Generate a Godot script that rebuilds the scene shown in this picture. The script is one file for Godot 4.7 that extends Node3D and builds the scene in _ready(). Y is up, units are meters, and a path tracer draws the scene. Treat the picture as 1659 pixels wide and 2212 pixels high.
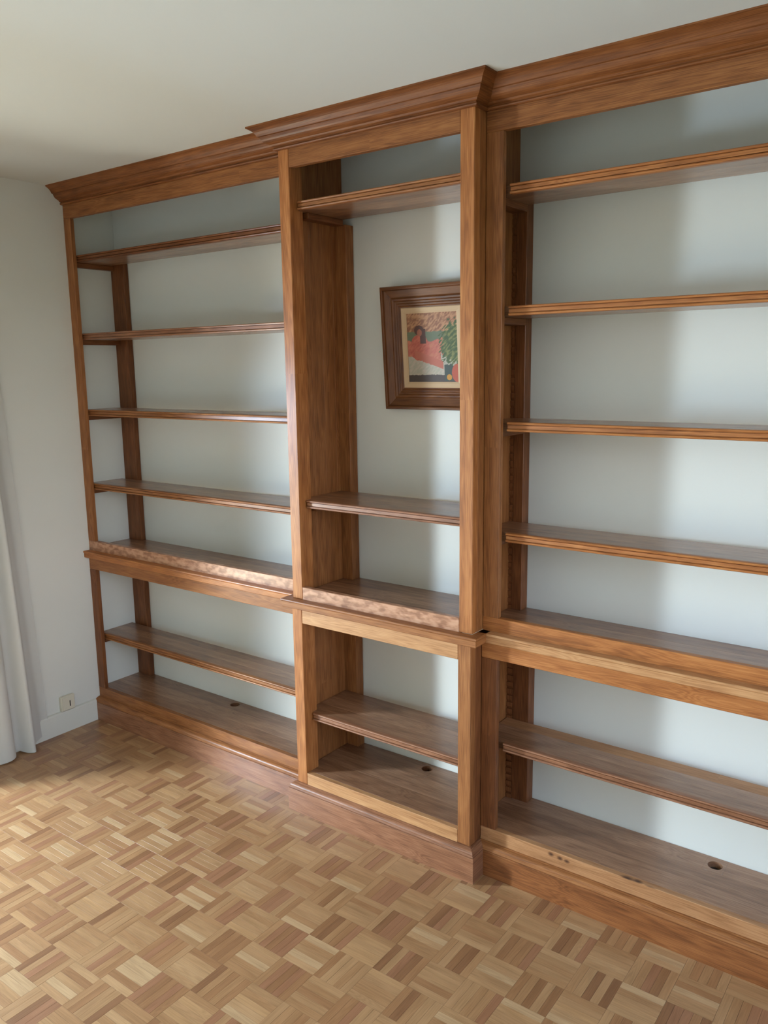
extends Node3D
# An empty built-in walnut bookcase in three bays, a small painting behind the middle bay, a mosaic parquet floor, daylight from unseen windows out of view at left and right.

const H := 2.5                 # ceiling height
const ZS := 0.26               # front of the side bays
const ZC := 0.326              # front of the middle bay
const ZSL := 0.266             # the same for the lower units
const ZCL := 0.333
const XA := 1.384              # middle bay, left and right outer faces
const XB := 2.157
const XE := 3.54               # right end of the bookcase
const CAM_AT := Vector3(3.4197, 1.6993, 2.4956)
const FOCAL := 1762.7          # pixels of the 1659 x 2212 frame
var rng := RandomNumberGenerator.new()
var used := {}
var wood: Array[StandardMaterial3D] = []
var strip_mats: Array[StandardMaterial3D] = []
var cam: Camera3D

# ---------------------------------------------------------------- set-up
func _ready() -> void:
	rng.seed = 71
	cam = Camera3D.new()
	cam.name = "camera"
	var b := Basis(Vector3.UP, 0.6372) * Basis(Vector3.RIGHT, -0.1767) * Basis(Vector3.BACK, -0.0140)
	cam.transform = Transform3D(b, CAM_AT)
	cam.keep_aspect = Camera3D.KEEP_HEIGHT
	cam.fov = rad_to_deg(2.0 * atan(1106.0 / FOCAL))
	cam.near = 0.05
	cam.far = 60.0
	add_child(cam)
	cam.current = true

	var env := Environment.new()
	var sky_mat := ProceduralSkyMaterial.new()
	sky_mat.sky_top_color = Color(0.56, 0.70, 0.90)
	sky_mat.sky_horizon_color = Color(0.92, 0.94, 0.96)
	sky_mat.sky_curve = 0.25
	sky_mat.ground_horizon_color = Color(0.50, 0.54, 0.40)
	sky_mat.ground_bottom_color = Color(0.40, 0.42, 0.28)
	sky_mat.sky_energy_multiplier = 2.9
	sky_mat.ground_energy_multiplier = 1.8
	var sky := Sky.new()
	sky.sky_material = sky_mat
	env.background_mode = Environment.BG_SKY
	env.sky = sky
	env.tonemap_mode = Environment.TONE_MAPPER_LINEAR
	env.tonemap_exposure = 1.09
	env.sdfgi_enabled = true
	env.ssao_enabled = true
	env.ssil_enabled = true
	var we := WorldEnvironment.new()
	we.name = "world_environment"
	we.environment = env
	add_child(we)

	make_materials()
	room()
	parquet()
	left_bay()
	middle_bay()
	right_bay()
	shelves()
	painting()
	socket()
	curtain()

# ---------------------------------------------------------------- naming
func numbered(called: String) -> String:
	if not used.has(called):
		used[called] = 0
		return called
	used[called] += 1
	return "%s_%03d" % [called, used[called]]

func thing(called: String, label: String, category: String, at := Vector3.ZERO, group := "") -> Node3D:
	var o := Node3D.new()
	o.name = numbered(called)
	o.position = at
	o.set_meta("label", label)
	o.set_meta("category", category)
	if group:
		o.set_meta("group", group)
	add_child(o)
	return o

# ---------------------------------------------------------------- mesh building
class Shape:
	var v := PackedVector3Array()
	var n := PackedVector3Array()
	var t := PackedVector2Array()
	func mesh() -> ArrayMesh:
		var a := []
		a.resize(Mesh.ARRAY_MAX)
		a[Mesh.ARRAY_VERTEX] = v
		a[Mesh.ARRAY_NORMAL] = n
		a[Mesh.ARRAY_TEX_UV] = t
		var m := ArrayMesh.new()
		m.add_surface_from_arrays(Mesh.PRIMITIVE_TRIANGLES, a)
		return m
	# a flat convex polygon turned towards out
	func poly(p: Array, out: Vector3, uv: Array, normals := []) -> void:
		var k := (p[1] - p[0]).cross(p[2] - p[0]) as Vector3
		var flip := k.dot(out) < 0.0
		var nn := k.normalized() * (-1.0 if flip else 1.0)
		for i in range(1, p.size() - 1):
			var order := [0, i, i + 1] if flip else [0, i + 1, i]
			for q in order:
				v.append(p[q])
				n.append(normals[q] if normals.size() else nn)
				t.append(uv[q])

func grain_uv(p: Vector3, nrm: Vector3, g: int, off: Vector2) -> Vector2:
	var a := nrm.abs().max_axis_index()
	if a == g:
		return Vector2(p[(g + 1) % 3] / 0.25, p[(g + 2) % 3] * 0.06) + off
	return Vector2(p[3 - a - g] / 0.25, p[g] / 2.0) + off

func rnd_off() -> Vector2:
	return Vector2(rng.randf() * 4.0, rng.randf() * 4.0)

func face(s: Shape, p: Array, out: Vector3, g: int, off: Vector2) -> void:
	var uv := []
	for q in p:
		uv.append(grain_uv(q, out, g, off))
	s.poly(p, out, uv)

# a board with chamfered edges from lo to hi, grain along axis g
func board(s: Shape, lo: Vector3, hi: Vector3, g: int, bev := 0.0015, off := Vector2(-1, -1)) -> void:
	if off.x < 0:
		off = rnd_off()
	var c := (lo + hi) / 2
	var h := (hi - lo) / 2
	bev = minf(bev, minf(h.x, minf(h.y, h.z)) * 0.5)
	for a in 3:
		var u := (a + 1) % 3
		var w := (a + 2) % 3
		for sg in [-1.0, 1.0]:
			var p := []
			for k in [[-1, -1], [1, -1], [1, 1], [-1, 1]]:
				var q := Vector3.ZERO
				q[a] = sg * h[a]
				q[u] = k[0] * (h[u] - bev)
				q[w] = k[1] * (h[w] - bev)
				p.append(c + q)
			var o := Vector3.ZERO
			o[a] = sg
			face(s, p, o, g, off)
	for a in 3:      # edges parallel to a
		var u := (a + 1) % 3
		var w := (a + 2) % 3
		for su in [-1.0, 1.0]:
			for sw in [-1.0, 1.0]:
				var p := []
				for k in [[-1, 0], [1, 0], [1, 1], [-1, 1]]:
					var q := Vector3.ZERO
					q[a] = k[0] * (h[a] - bev)
					q[u] = su * (h[u] - (bev if k[1] else 0.0))
					q[w] = sw * (h[w] - (0.0 if k[1] else bev))
					p.append(c + q)
				var o := Vector3.ZERO
				o[u] = su
				o[w] = sw * 0.999
				face(s, p, o, g, off)
	for sx in [-1.0, 1.0]:
		for sy in [-1.0, 1.0]:
			for sz in [-1.0, 1.0]:
				var d := Vector3(sx, sy, sz)
				var p := []
				for a in 3:
					var q := d * (h - Vector3(bev, bev, bev))
					q[a] = d[a] * h[a]
					p.append(c + q)
				face(s, p, d, g, off)

# a moulding: the profile (out, height) drawn along a path of (x, z) corners, mitred; out is to the left of the path seen from above
func sweep(s: Shape, path: Array, prof: Array, off := Vector2(-1, -1), caps := true) -> void:
	if off.x < 0:
		off = rnd_off()
	var nrm := []
	for i in path.size() - 1:
		var d: Vector2 = (path[i + 1] - path[i]).normalized()
		nrm.append(Vector2(-d.y, d.x))
	var mit := []
	for i in path.size():
		if i == 0:
			mit.append(nrm[0])
		elif i == path.size() - 1:
			mit.append(nrm[-1])
		else:
			mit.append((nrm[i - 1] + nrm[i]) / (1.0 + nrm[i - 1].dot(nrm[i])))
	var along := 0.0
	for i in path.size() - 1:
		var len: float = (path[i + 1] - path[i]).length()
		var acc := 0.0
		for k in prof.size() - 1:
			var a: Vector2 = prof[k]
			var c: Vector2 = prof[k + 1]
			var step := (c - a).length()
			if step < 1e-6:
				continue
			var p := []
			for e in [[i, a], [i + 1, a], [i + 1, c], [i, c]]:
				var xz: Vector2 = path[e[0]] + mit[e[0]] * e[1].x
				p.append(Vector3(xz.x, e[1].y, xz.y))
			var pd := Vector2(c.y - a.y, -(c.x - a.x)).normalized()
			var out := Vector3(nrm[i].x * pd.x, pd.y, nrm[i].y * pd.x)
			var u0 := acc / 0.25
			var u1 := (acc + step) / 0.25
			s.poly(p, out, [Vector2(u0, along / 2.0) + off, Vector2(u0, (along + len) / 2.0) + off, Vector2(u1, (along + len) / 2.0) + off, Vector2(u1, along / 2.0) + off])
			acc += step
		along += len
	if caps:
		var poly := PackedVector2Array(prof)
		var tri := Geometry2D.triangulate_polygon(poly)
		for e in [0, path.size() - 1]:
			var d: Vector2 = (path[1] - path[0]) if e == 0 else (path[-2] - path[-1])
			for k in range(0, tri.size(), 3):
				var p := []
				var uv := []
				for q in 3:
					var pr: Vector2 = poly[tri[k + q]]
					var xz: Vector2 = path[e] + mit[e] * pr.x
					p.append(Vector3(xz.x, pr.y, xz.y))
					uv.append(pr / 0.25 + off)
				s.poly(p, -Vector3(d.x, 0, d.y), uv)

func obj(called: String, s: Shape, m: Material, parent: Node = self) -> MeshInstance3D:
	var o := MeshInstance3D.new()
	o.name = called
	o.mesh = s.mesh()
	o.material_override = null
	o.mesh.surface_set_material(0, m)
	parent.add_child(o, true)
	return o

func plank(called: String, lo: Vector3, hi: Vector3, g: int, m: Material, parent: Node, bev := 0.0015) -> MeshInstance3D:
	var s := Shape.new()
	board(s, lo, hi, g, bev)
	return obj(called, s, m, parent)

func moulding(called: String, path: Array, prof: Array, m: Material, parent: Node) -> MeshInstance3D:
	var s := Shape.new()
	sweep(s, path, prof)
	return obj(called, s, m, parent)

# ---------------------------------------------------------------- materials
func noise_bytes(seed_: int, w: int, h: int, freq: float, sw: int, sh: int, oct := 3) -> PackedByteArray:
	var f := FastNoiseLite.new()
	f.seed = seed_
	f.noise_type = FastNoiseLite.TYPE_SIMPLEX_SMOOTH
	f.frequency = freq
	f.fractal_octaves = oct
	var im := f.get_seamless_image(sw, sh)
	im.convert(Image.FORMAT_L8)
	im.resize(w, h, Image.INTERPOLATE_CUBIC)
	return im.get_data()

# wood, 0.25 m across (x) by 2 m along (y): growth bands, fine pores, soft figure, and knots where given
func wood_texture(seed_: int, dark: Color, mid: Color, light: Color, knots := [], mottled := 0.0) -> ImageTexture:
	var w := 256
	var h := 1024
	var fine := noise_bytes(seed_, w, h, 0.35, 256, 64)
	var band := noise_bytes(seed_ + 1, w, h, 0.035, 128, 32, 4)
	var fig := noise_bytes(seed_ + 2, w, h, 0.05, 128, 256, 3)
	var blot := noise_bytes(seed_ + 3, w, h, 0.07, 128, 512, 3)
	var lut := PackedByteArray()
	for i in 256:
		var t := i / 255.0
		var c := dark.lerp(mid, t * 2.0) if t < 0.5 else mid.lerp(light, t * 2.0 - 1.0)
		lut.append_array([int(c.r * 255), int(c.g * 255), int(c.b * 255)])
	var out := PackedByteArray()
	out.resize(w * h * 3)
	var rings := PackedFloat32Array()
	for i in 1024:
		rings.append(sin(i * TAU / 1024.0 * 9.0) * 0.5 + 0.5)
	var j := 0
	for i in w * h:
		var r := rings[(band[i] * 4 + (fine[i] >> 3)) & 1023]
		var t := (0.30 * r + 0.0014 * fine[i] + 0.0014 * fig[i] + 0.0012 * band[i] - 0.66) * 0.85 + 0.5
		t = lerpf(t, clampf((blot[i] - 70) / 110.0, 0.0, 1.0), mottled)
		var k := clampi(int(t * 255.0), 0, 255) * 3
		out[j] = lut[k]
		out[j + 1] = lut[k + 1]
		out[j + 2] = lut[k + 2]
		j += 3
	for kn in knots:      # [u, v, radius in metres]
		var cx := int(kn[0] * w)
		var cy := int(kn[1] * h)
		var rx := int(kn[2] / 0.25 * w) + 1
		var ry := int(kn[2] * 1.6 / 2.0 * h) + 1
		for y in range(cy - ry * 2, cy + ry * 2 + 1):
			for x in range(cx - rx * 2, cx + rx * 2 + 1):
				var d := Vector2(float(x - cx) / rx, float(y - cy) / ry).length()
				var amount := clampf(1.25 - d, 0.0, 1.0) * 0.75
				if amount > 0:
					var q := (posmod(y, h) * w + posmod(x, w)) * 3
					out[q] = int(lerpf(out[q], 52, amount))
					out[q + 1] = int(lerpf(out[q + 1], 30, amount))
					out[q + 2] = int(lerpf(out[q + 2], 20, amount))
	var im := Image.create_from_data(w, h, false, Image.FORMAT_RGB8, out)
	im.generate_mipmaps()
	return ImageTexture.create_from_image(im)

func varnished(tex: Texture2D, tint: Color, rough := 0.55, coat := 0.25) -> StandardMaterial3D:
	var m := StandardMaterial3D.new()
	m.albedo_texture = tex
	m.albedo_color = tint
	m.roughness = rough
	m.clearcoat_enabled = true
	m.metallic_specular = 0.35
	m.clearcoat = coat
	m.clearcoat_roughness = 0.26
	return m

func plain(c: Color, rough := 0.9) -> StandardMaterial3D:
	var m := StandardMaterial3D.new()
	m.albedo_color = c
	m.roughness = rough
	return m

func painted(c: Color) -> StandardMaterial3D:
	return plain(c, 0.92)      # matt emulsion

var W_MID: StandardMaterial3D
var W_LIGHT: StandardMaterial3D
var W_DARK: StandardMaterial3D
var W_TOP: StandardMaterial3D
var W_CORN: StandardMaterial3D
var W_PALE: StandardMaterial3D
var W_PLR: StandardMaterial3D
var W_MOTTLE: StandardMaterial3D
var W_INNER: StandardMaterial3D
var W_PINK_SHEEN: StandardMaterial3D
var W_KNOT: StandardMaterial3D
var W_TOP_SHEEN: StandardMaterial3D
var M_WALL: StandardMaterial3D
var M_CEIL: StandardMaterial3D
var M_TRIM: StandardMaterial3D

func make_materials() -> void:
	var d := Color8(96, 56, 28)
	var m := Color8(146, 92, 50)
	var l := Color8(184, 126, 76)
	var t1 := wood_texture(11, d, m, l)
	var t2 := wood_texture(37, Color8(90, 52, 28), Color8(138, 86, 48), Color8(176, 118, 72))
	var t3 := wood_texture(58, Color8(112, 65, 30), Color8(170, 106, 56), Color8(206, 146, 88))
	var tt := wood_texture(84, Color8(104, 70, 48), Color8(154, 112, 82), Color8(188, 144, 112))  # greyer wood: the bluish sheen on the shelf tops is in the colour
	var tk := wood_texture(77, Color8(128, 84, 52), Color8(176, 126, 84), Color8(202, 154, 110), [[0.13, 0.115, 0.006], [0.12, 0.130, 0.006], [0.11, 0.142, 0.005], [0.6, 0.24, 0.012], [0.63, 0.275, 0.010], [0.58, 0.255, 0.008]])
	var tm := wood_texture(63, Color8(126, 82, 56), Color8(180, 130, 98), Color8(206, 162, 130), [], 0.5)  # blotchy figure; the pale pinkish tone stands in for varnish reflection
	W_MOTTLE = varnished(tm, Color(1, 1, 1), 0.5, 0.5)
	W_PLR = varnished(t2, Color(1.0, 0.98, 0.96), 0.5, 0.4)
	W_CORN = varnished(t1, Color(0.88, 0.84, 0.80), 0.55, 0.15)
	W_INNER = varnished(t1, Color(1, 1, 1), 0.55, 0.25)
	W_MID = varnished(t1, Color(1, 1, 1))
	W_LIGHT = varnished(t3, Color(1.0, 1.0, 1.0))
	W_DARK = varnished(t2, Color(0.88, 0.85, 0.84))
	W_PINK_SHEEN = varnished(tt, Color(0.93, 0.86, 0.82), 0.5, 0.6)  # pinkish, with the bluish light on plinth and nosings painted in
	var tp := wood_texture(29, Color8(140, 92, 56), Color8(186, 136, 90), Color8(212, 166, 118))
	W_PALE = varnished(tp, Color(1, 1, 1), 0.5, 0.35)
	W_KNOT = varnished(tk, Color(1, 1, 1))
	W_TOP_SHEEN = varnished(tt, Color(1, 1, 1), 0.5, 1.0)
	W_TOP = varnished(tt, Color(0.90, 0.88, 0.86), 0.5, 1.0)
	wood = [W_MID, W_LIGHT, W_DARK, W_PINK_SHEEN]
	M_WALL = painted(Color8(224, 224, 216))
	M_CEIL = painted(Color8(220, 224, 220))
	M_TRIM = plain(Color8(224, 224, 214), 0.5)
	var grain := wood_texture(91, Color8(190, 180, 165), Color8(225, 220, 210), Color8(250, 248, 242))
	for c in [[204, 162, 119], [196, 153, 110], [187, 142, 100], [178, 131, 91], [165, 119, 82], [210, 173, 132], [173, 123, 90], [193, 150, 108], [202, 158, 113], [156, 111, 77]]:
		var p := varnished(grain, Color8(c[0], c[1], c[2]), 0.5, 0.8)
		p.clearcoat_roughness = 0.28
		strip_mats.append(p)

# ---------------------------------------------------------------- the room
func struct(called: String, boxes: Array, m: Material) -> MeshInstance3D:
	var s := Shape.new()
	for q in boxes:
		board(s, q[0], q[1], 0, 0.0005, Vector2.ZERO)
	var o := obj(called, s, m)
	o.set_meta("kind", "structure")
	return o

const RX := 4.6
const RZ := 4.4
const WZ0 := 1.25      # unseen opening in the left wall, its edges set to shape the light
const WZ1 := 4.0
const WY1 := 1.62
const LX := -1.05      # far wall of the unseen alcove, with its tall narrow window
const FZ0 := 0.9        # unseen opening in the right wall, placed to light the left wall
const FZ1 := 2.1
const FY0 := 0.8
const FY1 := 2.1
const GZ0 := 2.12
const GZ1 := 2.38
const GY0 := 0.1
const GY1 := 1.7
const UPPER_LIGHT := Color(0.78, 0.89, 1.0)
const LOWER_LIGHT := Color(0.98, 0.99, 0.92)
const UPPER_ENERGY := 16.5
const LOWER_ENERGY := 5.0

func room() -> void:
	struct("wall_back", [[Vector3(-0.3, -0.2, -0.2), Vector3(RX + 0.2, H + 0.2, 0)]], M_WALL)
	struct("wall_left", [[Vector3(-0.3, -0.2, 0), Vector3(0, H + 0.2, WZ0)], [Vector3(-0.3, -0.2, WZ1), Vector3(0, H + 0.2, RZ)], [Vector3(-0.3, WY1, WZ0), Vector3(0, H + 0.2, WZ1)], [Vector3(-0.3, -0.2, WZ0), Vector3(0, 0.02, WZ1)]], M_WALL)
	# the right wall, out of view, with an unseen opening placed to light the left wall
	struct("wall_right", [[Vector3(RX, -0.2, 0), Vector3(RX + 0.2, H + 0.2, FZ0)], [Vector3(RX, -0.2, FZ1), Vector3(RX + 0.2, H + 0.2, RZ)], [Vector3(RX, -0.2, FZ0), Vector3(RX + 0.2, FY0, FZ1)], [Vector3(RX, FY1, FZ0), Vector3(RX + 0.2, H + 0.2, FZ1)]], M_WALL)
	struct("wall_front", [[Vector3(-0.3, -0.2, RZ), Vector3(RX + 0.2, H + 0.2, RZ + 0.2)]], M_WALL)
	struct("ceiling", [[Vector3(0, H, 0), Vector3(RX, H + 0.2, RZ)]], M_CEIL)
	# painted skirting board along the left wall, from the bookcase to the unseen opening
	var prof := [Vector2(0, 0), Vector2(0.014, 0), Vector2(0.014, 0.098), Vector2(0.012, 0.103), Vector2(0.006, 0.106), Vector2(0, 0.106)]
	var s := Shape.new()
	sweep(s, [Vector2(0, WZ0 - 0.05), Vector2(0, ZSL + 0.0275)], prof)
	obj("baseboard_left", s, M_TRIM).set_meta("kind", "structure")
	# unseen alcove behind the opening; its narrow window lights the bookcase from the left
	struct("floor_unseen_alcove", [[Vector3(LX - 0.2, -0.2, WZ0 - 0.1), Vector3(-0.3, 0.0, WZ1 + 0.1)]], plain(Color8(150, 120, 90), 0.5))
	struct("ceiling_unseen_alcove", [[Vector3(LX - 0.2, 2.45, WZ0 - 0.1), Vector3(-0.3, 2.65, WZ1 + 0.1)]], M_CEIL)
	struct("wall_unseen_alcove", [[Vector3(LX - 0.2, 0, WZ0 - 0.1), Vector3(LX, 2.45, GZ0)], [Vector3(LX - 0.2, 0, GZ1), Vector3(LX, 2.45, WZ1 + 0.1)], [Vector3(LX - 0.2, 0, GZ0), Vector3(LX, GY0, GZ1)], [Vector3(LX - 0.2, GY1, GZ0), Vector3(LX, 2.45, GZ1)], [Vector3(LX, 0, WZ0 - 0.1), Vector3(-0.3, 2.45, WZ0)], [Vector3(LX, 0, WZ1), Vector3(-0.3, 2.45, WZ1 + 0.1)]], M_WALL)
	var f := Shape.new()
	for q in [[GZ0, GZ0 + 0.02, GY0, GY1], [GZ1 - 0.02, GZ1, GY0, GY1], [GZ0 + 0.02, GZ1 - 0.02, GY0, GY0 + 0.03], [GZ0 + 0.02, GZ1 - 0.02, GY1 - 0.03, GY1]]:
		board(f, Vector3(LX - 0.06, q[2], q[0]), Vector3(LX - 0.004, q[3], q[1]), 1, 0.003)
	var win := obj("unseen_window_1", f, M_TRIM)
	win.set_meta("kind", "structure")
	# its unseen glowing glass stands in for daylight, bluer above than below
	for k in 2:
		var y0 := lerpf(GY0 + 0.03, GY1 - 0.03, 0.5 * k)
		var y1 := lerpf(GY0 + 0.03, GY1 - 0.03, 0.5 * k + 0.5)
		var unseen_pane := StandardMaterial3D.new()
		unseen_pane.albedo_color = Color(0.8, 0.8, 0.8)
		unseen_pane.roughness = 0.4
		unseen_pane.emission_enabled = true
		unseen_pane.emission = LOWER_LIGHT if k == 0 else UPPER_LIGHT
		unseen_pane.emission_energy_multiplier = 2.0
		# each unseen sash is tilted to aim its light down into the room
		var gp := Shape.new()
		var hw := (GZ1 - GZ0) / 2 - 0.02
		var hh := (y1 - y0) / 2 * 0.96
		board(gp, Vector3(-hw, -hh, -0.006), Vector3(hw, hh, 0), 1, 0.0005)
		var o := obj("unseen_pane", gp, unseen_pane, win)
		o.position = Vector3(LX + 0.21, (y0 + y1) / 2, (GZ0 + GZ1) / 2)
		o.rotation = Vector3(deg_to_rad(14.0 if k == 0 else 32.0), PI / 2, 0)
		var l := AreaLight3D.new()  # out of view, lights the bookcase and back wall from the left
		l.name = "unseen_pane_light"
		l.area_size = Vector2(hw, hh) * 2.0
		l.transform = o.transform * Transform3D(Basis(Vector3.UP, PI), Vector3(0, 0, 0.004))
		l.light_color = unseen_pane.emission
		l.light_energy = LOWER_ENERGY if k == 0 else UPPER_ENERGY
		l.area_range = 12.0
		l.area_attenuation = 2.0
		l.shadow_enabled = true
		add_child(l, true)

# mosaic parquet: squares of five strips laid like a basket
func on_screen(p: Vector3) -> Vector3:
	var q := cam.transform.affine_inverse() * p
	if q.z > -0.1:
		return Vector3(-1e4, 0, 0)
	return Vector3(829.5 + FOCAL * q.x / -q.z, 1106.0 - FOCAL * q.y / -q.z, -q.z)

func parquet() -> void:
	var fl := struct("floor", [[Vector3(0, -0.2, 0), Vector3(RX, -0.0035, RZ)]], plain(Color8(70, 48, 30)))
	var cell := 0.1205
	var list := []
	for i in range(-9, 30):
		for j in range(-9, 30):
			var x0 := 1.058 + i * cell
			var z0 := 0.9775 + j * cell
			var along_x := (i + j) % 2 == 0
			for k in 5:
				var lo := Vector2(x0, z0 + k * cell / 5) if along_x else Vector2(x0 + k * cell / 5, z0)
				var hi := lo + (Vector2(cell, cell / 5) if along_x else Vector2(cell / 5, cell))
				var tone: int = [[0, 1, 2, 7, 8, 1, 7, 2, 5, 3], [2, 3, 1, 4, 6, 2, 9, 3, 7, 6]][0 if along_x else 1][rng.randi() % 10]  # strips along x get paler tones, the grain's gloss painted in
				var off := rnd_off()
				lo = lo.clamp(Vector2(0.002, 0.03), Vector2(RX, RZ))
				hi = hi.clamp(Vector2.ZERO, Vector2(RX - 0.002, RZ - 0.002))
				if hi.x - lo.x < 0.004 or hi.y - lo.y < 0.004:
					continue
				var c := on_screen(Vector3((lo.x + hi.x) / 2, 0, (lo.y + hi.y) / 2))
				var seen := c.x > 20 and c.x < 1640 and c.y > 0 and c.y < 2195 and lo.y > 0.30
				list.append([c.z if seen else 100.0 + c.z, lo, hi, along_x, tone, off])
	list.sort_custom(func(a, b): return a[0] < b[0])
	var rest := {}
	for q in list.size():
		var e: Array = list[q]
		var single: bool = q < 300 and e[0] < 100.0
		var s: Shape = Shape.new() if single else rest.get_or_add(e[4], Shape.new())
		var dy := float((q * 7919) % 11) / 11.0 * 0.0003
		board(s, Vector3(e[1].x + 0.00025, -0.0036, e[1].y + 0.00025), Vector3(e[2].x - 0.00025, -dy, e[2].y - 0.00025), 0 if e[3] else 2, 0.00008, e[5])
		if single:
			obj("parquet_strip", s, strip_mats[e[4]], fl)
	var m := ArrayMesh.new()
	for tone in rest:
		var a := []
		a.resize(Mesh.ARRAY_MAX)
		a[Mesh.ARRAY_VERTEX] = rest[tone].v
		a[Mesh.ARRAY_NORMAL] = rest[tone].n
		a[Mesh.ARRAY_TEX_UV] = rest[tone].t
		m.add_surface_from_arrays(Mesh.PRIMITIVE_TRIANGLES, a)
		m.surface_set_material(m.get_surface_count() - 1, strip_mats[tone])
	var o := MeshInstance3D.new()
	o.name = "parquet_field"
	o.mesh = m
	o.set_meta("kind", "stuff")
	fl.add_child(o)

# ---------------------------------------------------------------- the bookcase
const Y_RAIL := 0.159
const Y_PL := 0.1124
const Y_F2 := 0.760
const Y_LB := 0.8196
const Y_L := 0.8516
const Y_BASE := 0.8657
const Y_R := 0.8977
const Y_FR := 2.3668
const Y_CB := 2.4255

func cornice_profile() -> Array:
	var p := [Vector2(0, 0), Vector2(0.007, 0), Vector2(0.0105, 0.0018), Vector2(0.012, 0.005), Vector2(0.0105, 0.0082), Vector2(0.008, 0.0095), Vector2(0.008, 0.012), Vector2(0.014, 0.0145), Vector2(0.0165, 0.0175)]
	for k in 6:        # flat cove
		var a := k / 5.0
		p.append(Vector2(0.0175 + 0.024 * a + 0.004 * sin(a * PI) , 0.019 + 0.021 * a - 0.002 * sin(a * PI)))
	p.append_array([Vector2(0.0425, 0.0425), Vector2(0.0475, 0.0435)])
	for k in 6:        # leaning top member
		var a := k / 5.0
		p.append(Vector2(0.0485 + 0.0255 * a - 0.003 * sin(a * PI), 0.0445 + 0.0245 * a + 0.002 * sin(a * PI)))
	for k in p.size():
		p[k].y += Y_CB
	p.append_array([Vector2(0.0755, Y_CB + 0.0695), Vector2(0.0755, H + 0.001), Vector2(0, H + 0.001)])
	return p

func ledge_profile() -> Array:
	return [Vector2(0, Y_LB), Vector2(0.028, Y_LB), Vector2(0.030, Y_LB + 0.002), Vector2(0.030, Y_LB + 0.0215), Vector2(0.0315, Y_LB + 0.0225), Vector2(0.0338, Y_LB + 0.0245), Vector2(0.0342, Y_LB + 0.0275), Vector2(0.0332, Y_LB + 0.0303), Vector2(0.031, Y_L), Vector2(0, Y_L)]

func plinth_profile() -> Array:
	return [Vector2(-0.01, 0), Vector2(0.0278, 0), Vector2(0.0278, 0.0895), Vector2(0.0268, 0.0905), Vector2(-0.01, 0.0905)]

func plinth_moulding_profile() -> Array:
	var p := [Vector2(-0.01, 0.0905), Vector2(0.0245, 0.0905), Vector2(0.0262, 0.092), Vector2(0.0265, 0.0945), Vector2(0.0245, 0.0965)]
	for k in 6:
		var a := k / 5.0 * PI / 2
		p.append(Vector2(0.0235 - 0.016 * (1 - cos(a)), 0.0975 + 0.0135 * sin(a)))
	p.append_array([Vector2(0.005, Y_PL), Vector2(-0.01, Y_PL)])
	return p

# a toothed upright against the wall or behind the front stile: teeth on +z
func sawtooth(called: String, x0: float, x1: float, y0: float, y1: float, z1: float, m: Material, parent: Node) -> void:
	var s := Shape.new()
	var off := rnd_off()
	var pitch := 0.025
	var count := int((y1 - y0) / pitch)
	for k in count:
		var a := y0 + k * pitch
		var pts := [Vector2(a, z1), Vector2(a + 0.015, z1), Vector2(a + 0.0155, z1 - 0.005), Vector2(a + pitch, z1)]
		for q in 3:
			var p: Vector2 = pts[q]
			var r: Vector2 = pts[q + 1]
			var out := Vector3(0, -(r.y - p.y), r.x - p.x)
			face(s, [Vector3(x0, p.x, p.y), Vector3(x1, p.x, p.y), Vector3(x1, r.x, r.y), Vector3(x0, r.x, r.y)], out, 1 if absf(out.z) > absf(out.y) else 0, off)
		for x in [x0, x1]:
			var o := Vector3(-1 if x == x0 else 1, 0, 0)
			face(s, [Vector3(x, a, 0.001), Vector3(x, a + pitch, 0.001), Vector3(x, a + pitch, z1 - 0.005), Vector3(x, a, z1 - 0.005)], o, 1, off)
			face(s, [Vector3(x, a, z1 - 0.005), Vector3(x, a, z1), Vector3(x, a + 0.015, z1), Vector3(x, a + 0.0155, z1 - 0.005)], o, 1, off)
			face(s, [Vector3(x, a + 0.0155, z1 - 0.005), Vector3(x, a + pitch, z1 - 0.005), Vector3(x, a + pitch, z1)], o, 1, off)
	var top := y0 + count * pitch
	face(s, [Vector3(x0, top, 0.001), Vector3(x1, top, 0.001), Vector3(x1, top, z1), Vector3(x0, top, z1)], Vector3.UP, 0, off)
	face(s, [Vector3(x0, y0, 0.001), Vector3(x1, y0, 0.001), Vector3(x1, y0, z1), Vector3(x0, y0, z1)], Vector3.DOWN, 0, off)
	obj(called, s, m, parent)

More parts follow.
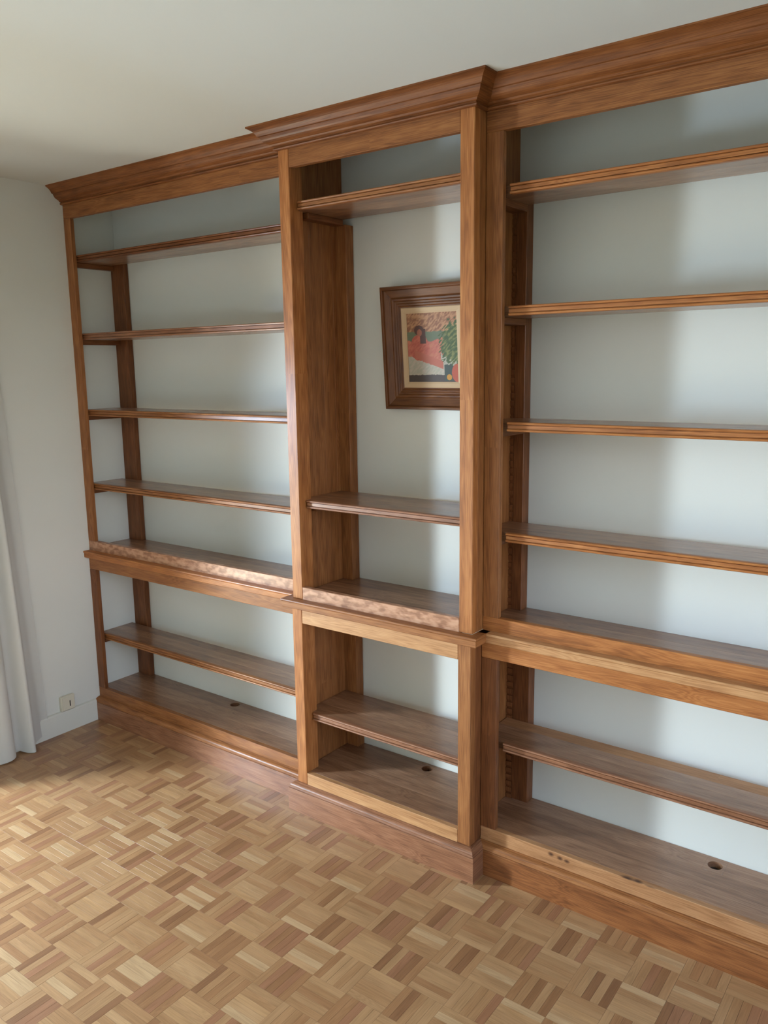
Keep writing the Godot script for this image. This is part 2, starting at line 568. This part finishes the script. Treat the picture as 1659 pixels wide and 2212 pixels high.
# the fixed bottom of a unit: three boards, a round cable hole in the rear one where hole > 0
func base(parent: Node, x0: float, x1: float, z0: float, z1: float, y: float, hole: float, hole_z: float, mats: Array) -> void:
	var th := 0.02
	var d := (z1 - z0) / 3.0
	for k in 3:
		var s := Shape.new()
		var off := rnd_off()
		var a := z0 + d * k
		var b := a + d
		if k == 0 and hole > 0:
			var r := 0.022
			board(s, Vector3(x0, y - th, a), Vector3(hole - 0.03, y, b), 0, 0.0004, off)
			board(s, Vector3(hole + 0.03, y - th, a), Vector3(x1, y, b), 0, 0.0004, off)
			var seg := 24
			for i in seg:
				var ring := []
				for q in [i, i + 1]:
					var an: float = q * TAU / seg
					var dir := Vector2(cos(an), sin(an))
					var c := Vector2(hole, hole_z)
					var inner: Vector2 = c + dir * r
					var lim := minf(0.03 / maxf(absf(dir.x), 1e-5), (b - hole_z if dir.y > 0 else hole_z - a) / maxf(absf(dir.y), 1e-5))
					var outer: Vector2 = c + dir * lim
					ring.append([inner, outer, dir])
				var p := [ring[0][0], ring[0][1], ring[1][1], ring[1][0]]
				face(s, p.map(func(w): return Vector3(w.x, y, w.y)), Vector3.UP, 0, off)
				face(s, [Vector3(p[0].x, y, p[0].y), Vector3(p[3].x, y, p[3].y), Vector3(p[3].x, y - th, p[3].y), Vector3(p[0].x, y - th, p[0].y)], -Vector3(ring[0][2].x, 0, ring[0][2].y), 0, off)
			# corners of the square round the hole
			for cx in [-1.0, 1.0]:
				for cz in [a, b]:
					var corner := Vector2(hole + cx * 0.03, cz)
					var dir2 := corner - Vector2(hole, hole_z)
					var an2 := atan2(dir2.y, dir2.x)
					var i0 := floorf(an2 / (TAU / seg))
					var tri := [Vector3(corner.x, y, corner.y)]
					for q in [i0, i0 + 1.0]:
						var dd := Vector2(cos(q * TAU / seg), sin(q * TAU / seg))
						var lim2 := minf(0.03 / maxf(absf(dd.x), 1e-5), (b - hole_z if dd.y > 0 else hole_z - a) / maxf(absf(dd.y), 1e-5))
						tri.append(Vector3(hole + dd.x * lim2, y, hole_z + dd.y * lim2))
					if (tri[1] - tri[0]).cross(tri[2] - tri[0]).length() > 1e-9:
						face(s, tri, Vector3.UP, 0, off)
		else:
			board(s, Vector3(x0, y - th, a), Vector3(x1, y, b), 0, 0.0004, off)
		obj("base_board", s, mats[k % mats.size()], parent)

func panel(parent: Node, x0: float, x1: float, y0: float, y1: float, z0: float, z1: float, mats: Array) -> void:
	var n := mats.size()
	for k in n:
		plank("side_panel_board", Vector3(x0, y0, lerpf(z0, z1, float(k) / n)), Vector3(x1, y1, lerpf(z0, z1, float(k + 1) / n)), 1, mats[k], parent, 0.0008)

func cleat(parent: Node, x0: float, x1: float, y: float, z0: float, z1: float) -> void:
	plank("shelf_cleat", Vector3(x0, y - 0.021, z0), Vector3(x1, y, z1), 2, W_DARK, parent)

const SHELF_L := [2.210, 1.866, 1.520, 1.173, 0.433]
const SHELF_M := [2.261, 1.221, 0.395]
const SHELF_R := [2.222, 1.873, 1.5245, 1.175, 0.465]
const TH := 0.029

func left_bay() -> void:
	var t := thing("bookcase", "left bay of the walnut bookcase, shallow, with an open side against the left wall", "bookcase", Vector3.ZERO, "bays of the built-in bookcase")
	moulding("plinth", [Vector2(0.001, ZSL), Vector2(XA - 0.002, ZSL)], plinth_profile(), W_PINK_SHEEN, t)
	moulding("plinth_moulding", [Vector2(0.001, ZSL), Vector2(XA - 0.002, ZSL)], plinth_moulding_profile(), W_MID, t)
	plank("bottom_rail", Vector3(0.001, Y_PL - 0.02, ZSL - 0.022), Vector3(XA - 0.001, Y_RAIL, ZSL), 0, W_MID, t)
	base(t, 0.001, XA - 0.002, 0.002, ZSL - 0.022, Y_RAIL, 0.721, 0.036, [W_TOP, W_TOP_SHEEN, W_TOP])
	for x in [[0.001, 0.05], [1.33, XA - 0.001]]:
		plank("post", Vector3(x[0], Y_RAIL, ZSL - 0.02), Vector3(x[1], Y_F2, ZSL), 1, W_DARK, t)
		plank("post", Vector3(x[0], Y_R, ZS - 0.02), Vector3(x[1], Y_FR, ZS), 1, W_MID, t)
	plank("top_rail", Vector3(0.001, Y_F2, ZSL - 0.022), Vector3(XA - 0.001, Y_LB, ZSL), 0, W_MID, t)
	moulding("ledge", [Vector2(0.001, ZS), Vector2(XA - 0.002, ZS)], ledge_profile(), W_LIGHT, t)
	plank("bottom_rail", Vector3(0.001, Y_LB + 0.001, ZS - 0.022), Vector3(XA - 0.001, Y_R, ZS - 0.0004), 0, W_MOTTLE, t)
	base(t, 0.001, XA - 0.002, 0.002, ZS - 0.022, Y_BASE, 0, 0, [W_TOP, W_TOP_SHEEN, W_TOP])
	plank("frieze", Vector3(0.001, Y_FR, ZS - 0.022), Vector3(XA - 0.001, H + 0.002, ZS - 0.0003), 0, W_MID, t)
	moulding("cornice", [Vector2(0.001, ZS), Vector2(XA - 0.002, ZS)], cornice_profile(), W_CORN, t)
	for y in [[Y_RAIL, Y_LB - 0.001, Y_LB - 0.001], [Y_BASE, 2.20, H + 0.002]]:
		plank("rear_post", Vector3(0.001, y[0], 0.002), Vector3(0.095, y[1], 0.03), 1, W_DARK, t)
		panel(t, XA - 0.018, XA - 0.002, y[0], y[2], 0.002, ZS - 0.024, [W_MID, W_DARK, W_MID])
		sawtooth("sawtooth_strip", XA - 0.07, XA - 0.019, y[0], y[1], 0.047, W_DARK, t)
	for y in SHELF_L:
		cleat(t, 0.001, 0.03, y - TH, 0.031, ZS - 0.03)
		cleat(t, XA - 0.06, XA - 0.019, y - TH, 0.048, 0.19)

func middle_bay() -> void:
	var t := thing("bookcase", "deeper projecting middle bay of the walnut bookcase with the painting behind it", "bookcase", Vector3.ZERO, "bays of the built-in bookcase")
	var wrap := func(z_back: float, z: float) -> Array: return [Vector2(XA, z_back), Vector2(XA, z), Vector2(XB, z), Vector2(XB, z_back)]
	moulding("plinth", wrap.call(ZSL + 0.0005, ZCL), plinth_profile(), W_PINK_SHEEN, t)
	moulding("plinth_moulding", wrap.call(ZSL + 0.0005, ZCL), plinth_moulding_profile(), W_PINK_SHEEN, t)
	plank("bottom_rail", Vector3(XA + 0.048, Y_PL - 0.02, ZCL - 0.022), Vector3(XB - 0.049, Y_RAIL, ZCL - 0.0005), 0, W_PALE, t)
	base(t, XA + 0.015, XB - 0.02, 0.002, ZCL - 0.022, Y_RAIL, 1.792, 0.038, [W_TOP, W_TOP_SHEEN, W_TOP])
	plank("post", Vector3(XA, Y_PL, ZCL - 0.07), Vector3(XA + 0.048, Y_LB, ZCL), 1, W_LIGHT, t, 0.002)
	plank("post", Vector3(XA, Y_L, ZS), Vector3(XA + 0.048, H + 0.002, ZC), 1, W_LIGHT, t, 0.002)
	plank("post", Vector3(XB - 0.049, Y_PL, ZCL - 0.032), Vector3(XB, Y_LB, ZCL), 1, W_MID, t, 0.002)
	plank("post", Vector3(XB - 0.049, Y_L, ZC - 0.032), Vector3(XB, H + 0.002, ZC), 1, W_LIGHT, t, 0.002)
	plank("side_board", Vector3(XB - 0.021, Y_PL, ZSL - 0.03), Vector3(XB - 0.0006, Y_LB, ZCL - 0.032), 1, W_DARK, t, 0.001)
	plank("side_board", Vector3(XB - 0.021, Y_L, ZS - 0.03), Vector3(XB - 0.0006, H + 0.002, ZC - 0.032), 1, W_MID, t, 0.001)
	plank("top_rail", Vector3(XA + 0.048, Y_F2, ZCL - 0.022), Vector3(XB - 0.049, Y_LB, ZCL - 0.0005), 0, W_PALE, t)
	moulding("ledge", wrap.call(ZS + 0.0005, ZC), ledge_profile(), W_MID, t)
	plank("bottom_rail", Vector3(XA + 0.048, Y_L - 0.01, ZC - 0.022), Vector3(XB - 0.049, Y_R, ZC - 0.0005), 0, W_MOTTLE, t)
	base(t, XA + 0.015, XB - 0.02, 0.002, ZC - 0.022, Y_BASE, 0, 0, [W_TOP, W_TOP_SHEEN, W_TOP])
	plank("frieze", Vector3(XA + 0.048, Y_FR, ZC - 0.022), Vector3(XB - 0.049, H + 0.002, ZC - 0.0005), 0, W_MID, t)
	moulding("cornice", wrap.call(ZS + 0.0005, ZC), cornice_profile(), W_CORN, t)
	for y in [[Y_RAIL, Y_LB - 0.001], [Y_BASE, H + 0.002]]:
		panel(t, XA - 0.001, 1.398, y[0], y[1], 0.002, ZS - 0.001, [W_MID, W_INNER, W_MID, W_INNER])
		panel(t, 2.120, 2.1365, y[0], y[1], 0.002, ZC - 0.035, [W_MID, W_DARK, W_MID])
		var top: float = minf(y[1], 2.215)
		plank("rear_post", Vector3(1.398, y[0], 0.002), Vector3(1.449 if y[0] > 0.5 else 1.457, top, 0.047), 1, W_MID, t)
		plank("rear_post", Vector3(2.07, y[0], 0.002), Vector3(2.12, top, 0.047), 1, W_MID, t)
	for y in SHELF_M:
		cleat(t, 1.398, 1.44, y - TH, 0.048, 0.24)
		cleat(t, 2.078, 2.12, y - TH, 0.048, 0.24)

func right_bay() -> void:
	var t := thing("bookcase", "right bay of the walnut bookcase, nearest the camera, cut off by the picture edge", "bookcase", Vector3.ZERO, "bays of the built-in bookcase")
	var xl := XB + 0.002
	moulding("plinth", [Vector2(xl, ZSL), Vector2(XE, ZSL)], plinth_profile(), W_PLR, t)
	moulding("plinth_moulding", [Vector2(xl - 0.001, ZSL), Vector2(XE, ZSL)], plinth_moulding_profile(), W_MID, t)
	var rail := Shape.new()
	board(rail, Vector3(XB + 0.001, Y_PL - 0.02, ZSL - 0.022), Vector3(XE, Y_RAIL, ZSL), 0, 0.0015, Vector2(-0.46 + 1.0, 0.115 - 2.418 / 2.0 + 2.0))
	obj("bottom_rail", rail, W_KNOT, t)
	base(t, 2.138, XE, 0.002, ZSL - 0.022, Y_RAIL, 2.866, 0.045, [W_TOP_SHEEN, W_TOP, W_TOP_SHEEN])
	for x in [[XB + 0.001, 2.214], [XE - 0.06, XE]]:
		plank("post", Vector3(x[0], Y_RAIL, ZSL - 0.02), Vector3(x[1], Y_F2, ZSL), 1, W_DARK, t)
		plank("post", Vector3(x[0], Y_R, ZS - 0.02), Vector3(x[1], Y_FR, ZS), 1, W_MID, t)
	plank("top_rail", Vector3(XB + 0.001, Y_F2, ZSL - 0.022), Vector3(XE, Y_LB, ZSL), 0, W_LIGHT, t)
	moulding("ledge", [Vector2(XB + 0.002, ZS), Vector2(XE, ZS)], ledge_profile(), W_PALE, t)
	plank("bottom_rail", Vector3(XB + 0.001, Y_LB + 0.001, ZS - 0.022), Vector3(XE, Y_R, ZS - 0.0004), 0, W_LIGHT, t)
	base(t, 2.138, XE, 0.002, ZS - 0.022, Y_BASE, 0, 0, [W_TOP, W_TOP_SHEEN, W_TOP])
	plank("frieze", Vector3(XB + 0.001, Y_FR, ZS - 0.022), Vector3(XE, H + 0.002, ZS - 0.0003), 0, W_MID, t)
	moulding("cornice", [Vector2(XB + 0.002, ZS), Vector2(XE, ZS)], cornice_profile(), W_CORN, t)
	for y in [[Y_RAIL, Y_LB - 0.001], [Y_BASE, H + 0.002]]:
		var lower: bool = y[0] < 0.5
		var top: float = minf(y[1], 2.215)
		sawtooth("sawtooth_strip", 2.1375, 2.160 if lower else 2.150, y[0], top, 0.050, W_DARK, t)
		plank("rear_post", Vector3(2.1605 if lower else 2.1505, y[0], 0.002), Vector3(2.222 if lower else 2.187, top, 0.047), 1, W_DARK, t)
		panel(t, XE - 0.016, XE, y[0], y[1], 0.002, ZS - 0.023, [W_MID, W_DARK, W_MID])
	for y in SHELF_R:
		cleat(t, 2.1375, 2.19, y - TH, 0.048, 0.20)

func shelf(label: String, group: String, bx0: float, bx1: float, nx0: float, nx1: float, y: float, zf: float, mats: Array, nose: Material) -> void:
	var t := thing("shelf", label, "shelf", Vector3(bx0, y - TH, 0.049), group)
	var zb := 0.049
	var zn := zf - 0.018
	for k in 3:
		var s := Shape.new()
		var a := lerpf(0, zn - zb, k / 3.0)
		var b := lerpf(0, zn - zb, (k + 1) / 3.0)
		board(s, Vector3(0, 0, a), Vector3(bx1 - bx0, TH, b), 0, 0.0004)
		obj("board", s, mats[k], t)
	var p := [Vector2(0, 0.0), Vector2(0.0145, 0.0), Vector2(0.0172, 0.0014), Vector2(0.018, 0.0038), Vector2(0.0172, 0.0062), Vector2(0.0145, 0.0076), Vector2(0.0095, 0.0079), Vector2(0.0095, 0.0092), Vector2(0.0135, 0.0095), Vector2(0.0135, 0.0195), Vector2(0.0095, 0.0198), Vector2(0.0095, 0.0211), Vector2(0.0145, 0.0214), Vector2(0.0172, 0.0228), Vector2(0.018, 0.0252), Vector2(0.0172, 0.0276), Vector2(0.0145, TH), Vector2(0, TH)]
	var sn := Shape.new()
	sweep(sn, [Vector2(nx0 - bx0, zn - zb), Vector2(nx1 - bx0, zn - zb)], p)
	obj("nosing", sn, nose, t)

func shelves() -> void:
	var nth := ["topmost shelf of the left bay, level with the rear post's top", "second shelf from the top of the left bay", "third shelf from the top of the left bay, seen almost edge on", "lowest shelf above the ledge of the left bay, dark top in view", "single shelf below the ledge of the left bay, above the plinth"]
	for k in 5:
		shelf("brown wooden " + nth[k], "loose shelves of the bookcase", 0.002, XA - 0.02, 0.003, XA - 0.055, SHELF_L[k], 0.238, [W_TOP, W_TOP_SHEEN, W_TOP], [W_DARK, W_PINK_SHEEN, W_MID, W_MID, W_MID][k])
	var nm := ["brown wooden shelf of the middle bay above the painting, seen from below", "brown wooden shelf of the middle bay below the painting, with a double beaded edge", "brown wooden shelf of the middle bay below the ledge, above the cable hole"]
	for k in 3:
		shelf(nm[k], "loose shelves of the bookcase", 1.400, 2.118, 1.442, 2.098, SHELF_M[k], 0.300, [W_TOP, W_TOP_SHEEN, W_TOP], [W_MID, W_PINK_SHEEN, W_PINK_SHEEN][k])
	var nr := ["topmost shelf of the right bay, its underside in view", "second shelf from the top of the right bay, with a reddish beaded edge", "third shelf from the top of the right bay, seen almost edge on", "lowest shelf above the ledge of the right bay, its top in view", "single knotty shelf below the ledge of the right bay"]
	for k in 5:
		shelf("brown wooden " + nr[k], "loose shelves of the bookcase", 2.140, XE - 0.018, 2.226, XE - 0.065, SHELF_R[k], 0.240, [W_KNOT if k == 4 else W_TOP_SHEEN, W_TOP_SHEEN, W_TOP], [W_LIGHT, W_LIGHT, W_LIGHT, W_LIGHT, W_PINK_SHEEN][k])

# ---------------------------------------------------------------- the painting on the wall
func canvas_texture() -> ImageTexture:
	var w := 216
	var h := 288
	var im := Image.create(w, h, false, Image.FORMAT_RGB8)
	var f := FastNoiseLite.new()
	f.seed = 4
	f.frequency = 0.09
	f.fractal_octaves = 3
	var g := FastNoiseLite.new()
	g.seed = 9
	g.frequency = 0.045
	for y in h:
		for x in w:
			var u := float(x) / w
			var v := float(y) / h
			var a := f.get_noise_2d(x * 0.7 + y * 0.7, (y - x) * 0.25)
			var e := g.get_noise_2d(x, y) * 0.05
			var c := Color8(150, 104, 76).lerp(Color8(206, 160, 122), clampf(0.5 + a * 1.6, 0, 1))     # dappled wall
			if v + e * 0.3 > 0.27:
				c = Color8(112, 128, 104)
			if v + e * 0.4 - 0.05 * sin(u * 5.0) > 0.375:
				c = Color8(200, 112, 98).lerp(Color8(212, 140, 112), clampf(0.4 + a, 0, 1))           # pink seat
			var hem := 0.69 + 0.22 * maxf(0.0, u - 0.26)
			if v + e * 0.5 > 0.62 and u < 0.30 or v + e * 0.4 > hem or (u > 0.66 and v + e > 0.60):
				c = Color8(206, 200, 192).lerp(Color8(184, 190, 178), clampf(0.5 + a, 0, 1))           # white cloth
			# seated woman in coral
			var hd := Vector2((u - 0.245) / 0.095, (v - 0.25) / 0.07).length()
			if Vector2((u - 0.25) / 0.20, (v - 0.50) / 0.18).length() < 1.0 + e * 2:
				c = Color8(190, 98, 84).lerp(Color8(214, 124, 104), clampf(0.5 + a, 0, 1))
			if absf(v - (0.60 + 0.30 * (u - 0.2))) < 0.055 and u > 0.15 and u < 0.70:
				c = Color8(198, 116, 96)
			if hd < 1.0 or (absf(u - 0.31 - 0.03 * v) < 0.055 and v > 0.23 and v < 0.44):
				c = Color8(92, 58, 48)
			if Vector2((u - 0.255) / 0.05, (v - 0.285) / 0.05).length() < 1.0:
				c = Color8(176, 112, 90)
			if v + e * 0.2 > 0.885:
				c = Color8(78, 66, 62)
			# leaves at the right
			var leaf := Vector2((u - 0.93) / 0.27, (v - 0.45) / 0.30).length() + a * 0.45
			if leaf < 1.0:
				c = Color8(72, 98, 50).lerp(Color8(142, 148, 90), clampf(0.35 + a * 1.8, 0, 1))
			if u > 0.72 and u < 0.90 and v > 0.74 - e and v < 0.97:
				c = Color8(62, 78, 72)
			if Vector2((u - 0.97) / 0.11, (v - 0.86) / 0.13).length() < 1.0:
				c = Color8(196, 92, 62)
			if Vector2((u - 0.81) / 0.05, (v - 0.92) / 0.042).length() < 1.0:
				c = Color8(214, 158, 40)
			im.set_pixel(x, y, c)
	im.generate_mipmaps()
	return ImageTexture.create_from_image(im)

func painting() -> void:
	var wd := 0.405
	var ht := 0.437
	var t := thing("painting", "small painting of a seated woman in a stepped brown frame, seen through the middle bay", "painting", Vector3(1.609, 1.5445, 0.0025))
	t.rotation.x = deg_to_rad(4.0)
	var prof := [Vector2(0.078, 0.0), Vector2(0.0, 0.0), Vector2(0.0, 0.024), Vector2(0.002, 0.028), Vector2(0.008, 0.029), Vector2(0.012, 0.027), Vector2(0.0145, 0.021), Vector2(0.017, 0.020), Vector2(0.038, 0.013), Vector2(0.041, 0.014), Vector2(0.045, 0.017), Vector2(0.051, 0.016), Vector2(0.055, 0.012), Vector2(0.060, 0.011), Vector2(0.064, 0.013), Vector2(0.069, 0.012), Vector2(0.073, 0.009), Vector2(0.078, 0.008)]
	var liner := [Vector2(0.074, 0.001), Vector2(0.078, 0.0095), Vector2(0.080, 0.0105), Vector2(0.092, 0.0085), Vector2(0.098, 0.006), Vector2(0.098, 0.001)]
	var dark := varnished(wood[2].albedo_texture, Color(0.76, 0.73, 0.65), 0.45)
	var cream := plain(Color8(196, 166, 130), 0.7)
	var corners := [Vector2(0, 0), Vector2(wd, 0), Vector2(wd, ht), Vector2(0, ht)]
	for pair in [["frame_rail", prof, dark], ["liner", liner, cream]]:
		for k in 4:
			var a: Vector2 = corners[k]
			var b: Vector2 = corners[(k + 1) % 4]
			var d := (b - a).normalized()
			var inw := Vector2(-d.y, d.x)
			var s := Shape.new()
			var off := rnd_off()
			var pr: Array = pair[1]
			var acc := 0.0
			for q in pr.size() - 1:
				var p0: Vector2 = pr[q]
				var p1: Vector2 = pr[q + 1]
				var pts := []
				for e in [[a, p0, 1.0], [b, p0, -1.0], [b, p1, -1.0], [a, p1, 1.0]]:
					var c2: Vector2 = e[0] + inw * e[1].x + d * e[2] * e[1].x
					pts.append(Vector3(c2.x, c2.y, e[1].y))
				var dl := (p1 - p0)
				var o2 := inw * -dl.y
				var u0 := acc / 0.25
				acc += dl.length()
				s.poly(pts, Vector3(o2.x, o2.y, dl.x), [Vector2(u0, 0) + off, Vector2(u0, 0.2) + off, Vector2(acc / 0.25, 0.2) + off, Vector2(acc / 0.25, 0) + off])
			obj(pair[0], s, pair[2], t)
	var cv := Shape.new()
	var i0 := 0.095
	var lo := Vector2(i0, i0)
	var hi := Vector2(wd - i0, ht - i0)
	for z in [0.0015, 0.0045]:
		cv.poly([Vector3(lo.x, lo.y, z), Vector3(hi.x, lo.y, z), Vector3(hi.x, hi.y, z), Vector3(lo.x, hi.y, z)], Vector3(0, 0, 1 if z > 0.003 else -1), [Vector2(0, 1), Vector2(1, 1), Vector2(1, 0), Vector2(0, 0)])
	var cm := StandardMaterial3D.new()
	cm.albedo_texture = canvas_texture()
	cm.albedo_color = Color(0.88, 0.83, 0.78)
	cm.roughness = 0.6
	obj("canvas", cv, cm, t)

# ---------------------------------------------------------------- small things
func socket() -> void:
	var t := thing("wall_socket", "cream square wall socket with a dark slot, above the left skirting board", "socket", Vector3(0, 0.143, 0.449))
	var cream := plain(Color8(222, 216, 196), 0.35)
	var s := Shape.new()
	board(s, Vector3(0.0005, -0.036, -0.036), Vector3(0.020, 0.036, 0.036), 1, 0.003)
	obj("back_box", s, cream, t)
	var p := Shape.new()
	board(p, Vector3(0.020, -0.031, -0.031), Vector3(0.0245, 0.031, 0.031), 1, 0.002)
	obj("cover", p, cream, t)
	var q := Shape.new()
	board(q, Vector3(0.0243, -0.016, -0.009), Vector3(0.0252, 0.012, -0.004), 1, 0.0003)
	obj("slot", q, plain(Color8(40, 36, 32), 0.6), t)

func curtain() -> void:
	var t := thing("curtain", "white full-length curtain in soft folds at the left edge, beside the window", "curtain", Vector3(0.06, 0.0, 0.75))
	var m := plain(Color8(206, 205, 198), 0.95)
	m.cull_mode = BaseMaterial3D.CULL_DISABLED
	m.backlight_enabled = true
	m.backlight = Color(0.25, 0.25, 0.25)
	var st := SurfaceTool.new()
	st.begin(Mesh.PRIMITIVE_TRIANGLES)
	st.set_smooth_group(0)
	var nu := 96
	var nv := 30
	var top := H - 0.012
	# the folds as a line of (x, z) points at the hem, from the bookcase side on
	var line := Curve2D.new()
	for q in [[0.012, 0.556], [0.016, 0.60], [0.040, 0.640], [0.086, 0.668], [0.074, 0.690], [0.034, 0.714], [0.034, 0.734], [0.078, 0.752], [0.090, 0.800], [0.060, 0.850], [0.036, 0.890], [0.074, 0.940], [0.084, 0.985], [0.046, 1.040], [0.036, 1.085], [0.074, 1.130], [0.060, 1.175]]:
		line.add_point(Vector2(q[0], q[1]), Vector2(-0.004, -0.010), Vector2(0.004, 0.010))
	var whole := line.get_baked_length()
	for j in nv + 1:
		for i in nu + 1:
			var a := float(i) / nu
			var v := float(j) / nv
			var y := lerpf(top, 0.014, v)
			var q := line.sample_baked(a * whole, true)
			var x := 0.02 + (q.x - 0.02) * (0.55 + 0.45 * v) + 0.003 * sin(a * 60.0 + v * 3.0)
			var z := q.y + (1.0 - v) * 0.11 * (1.0 - a) + 0.004 * sin(v * 5.0 + a * 8.0)
			if j == nv:
				y = maxf(0.002, 0.018 - 0.20 * (q.x - 0.02) + 0.006 * sin(a * 21.0))
			st.set_uv(Vector2(a, v))
			st.add_vertex(Vector3(x - 0.06, y, z - 0.75))
	for j in nv:
		for i in nu:
			var k := j * (nu + 1) + i
			for q in [k, k + 1, k + nu + 1, k + 1, k + nu + 2, k + nu + 1]:
				st.add_index(q)
	st.generate_normals()
	var o := MeshInstance3D.new()
	o.name = "cloth"
	o.mesh = st.commit()
	o.mesh.surface_set_material(0, m)
	t.add_child(o)
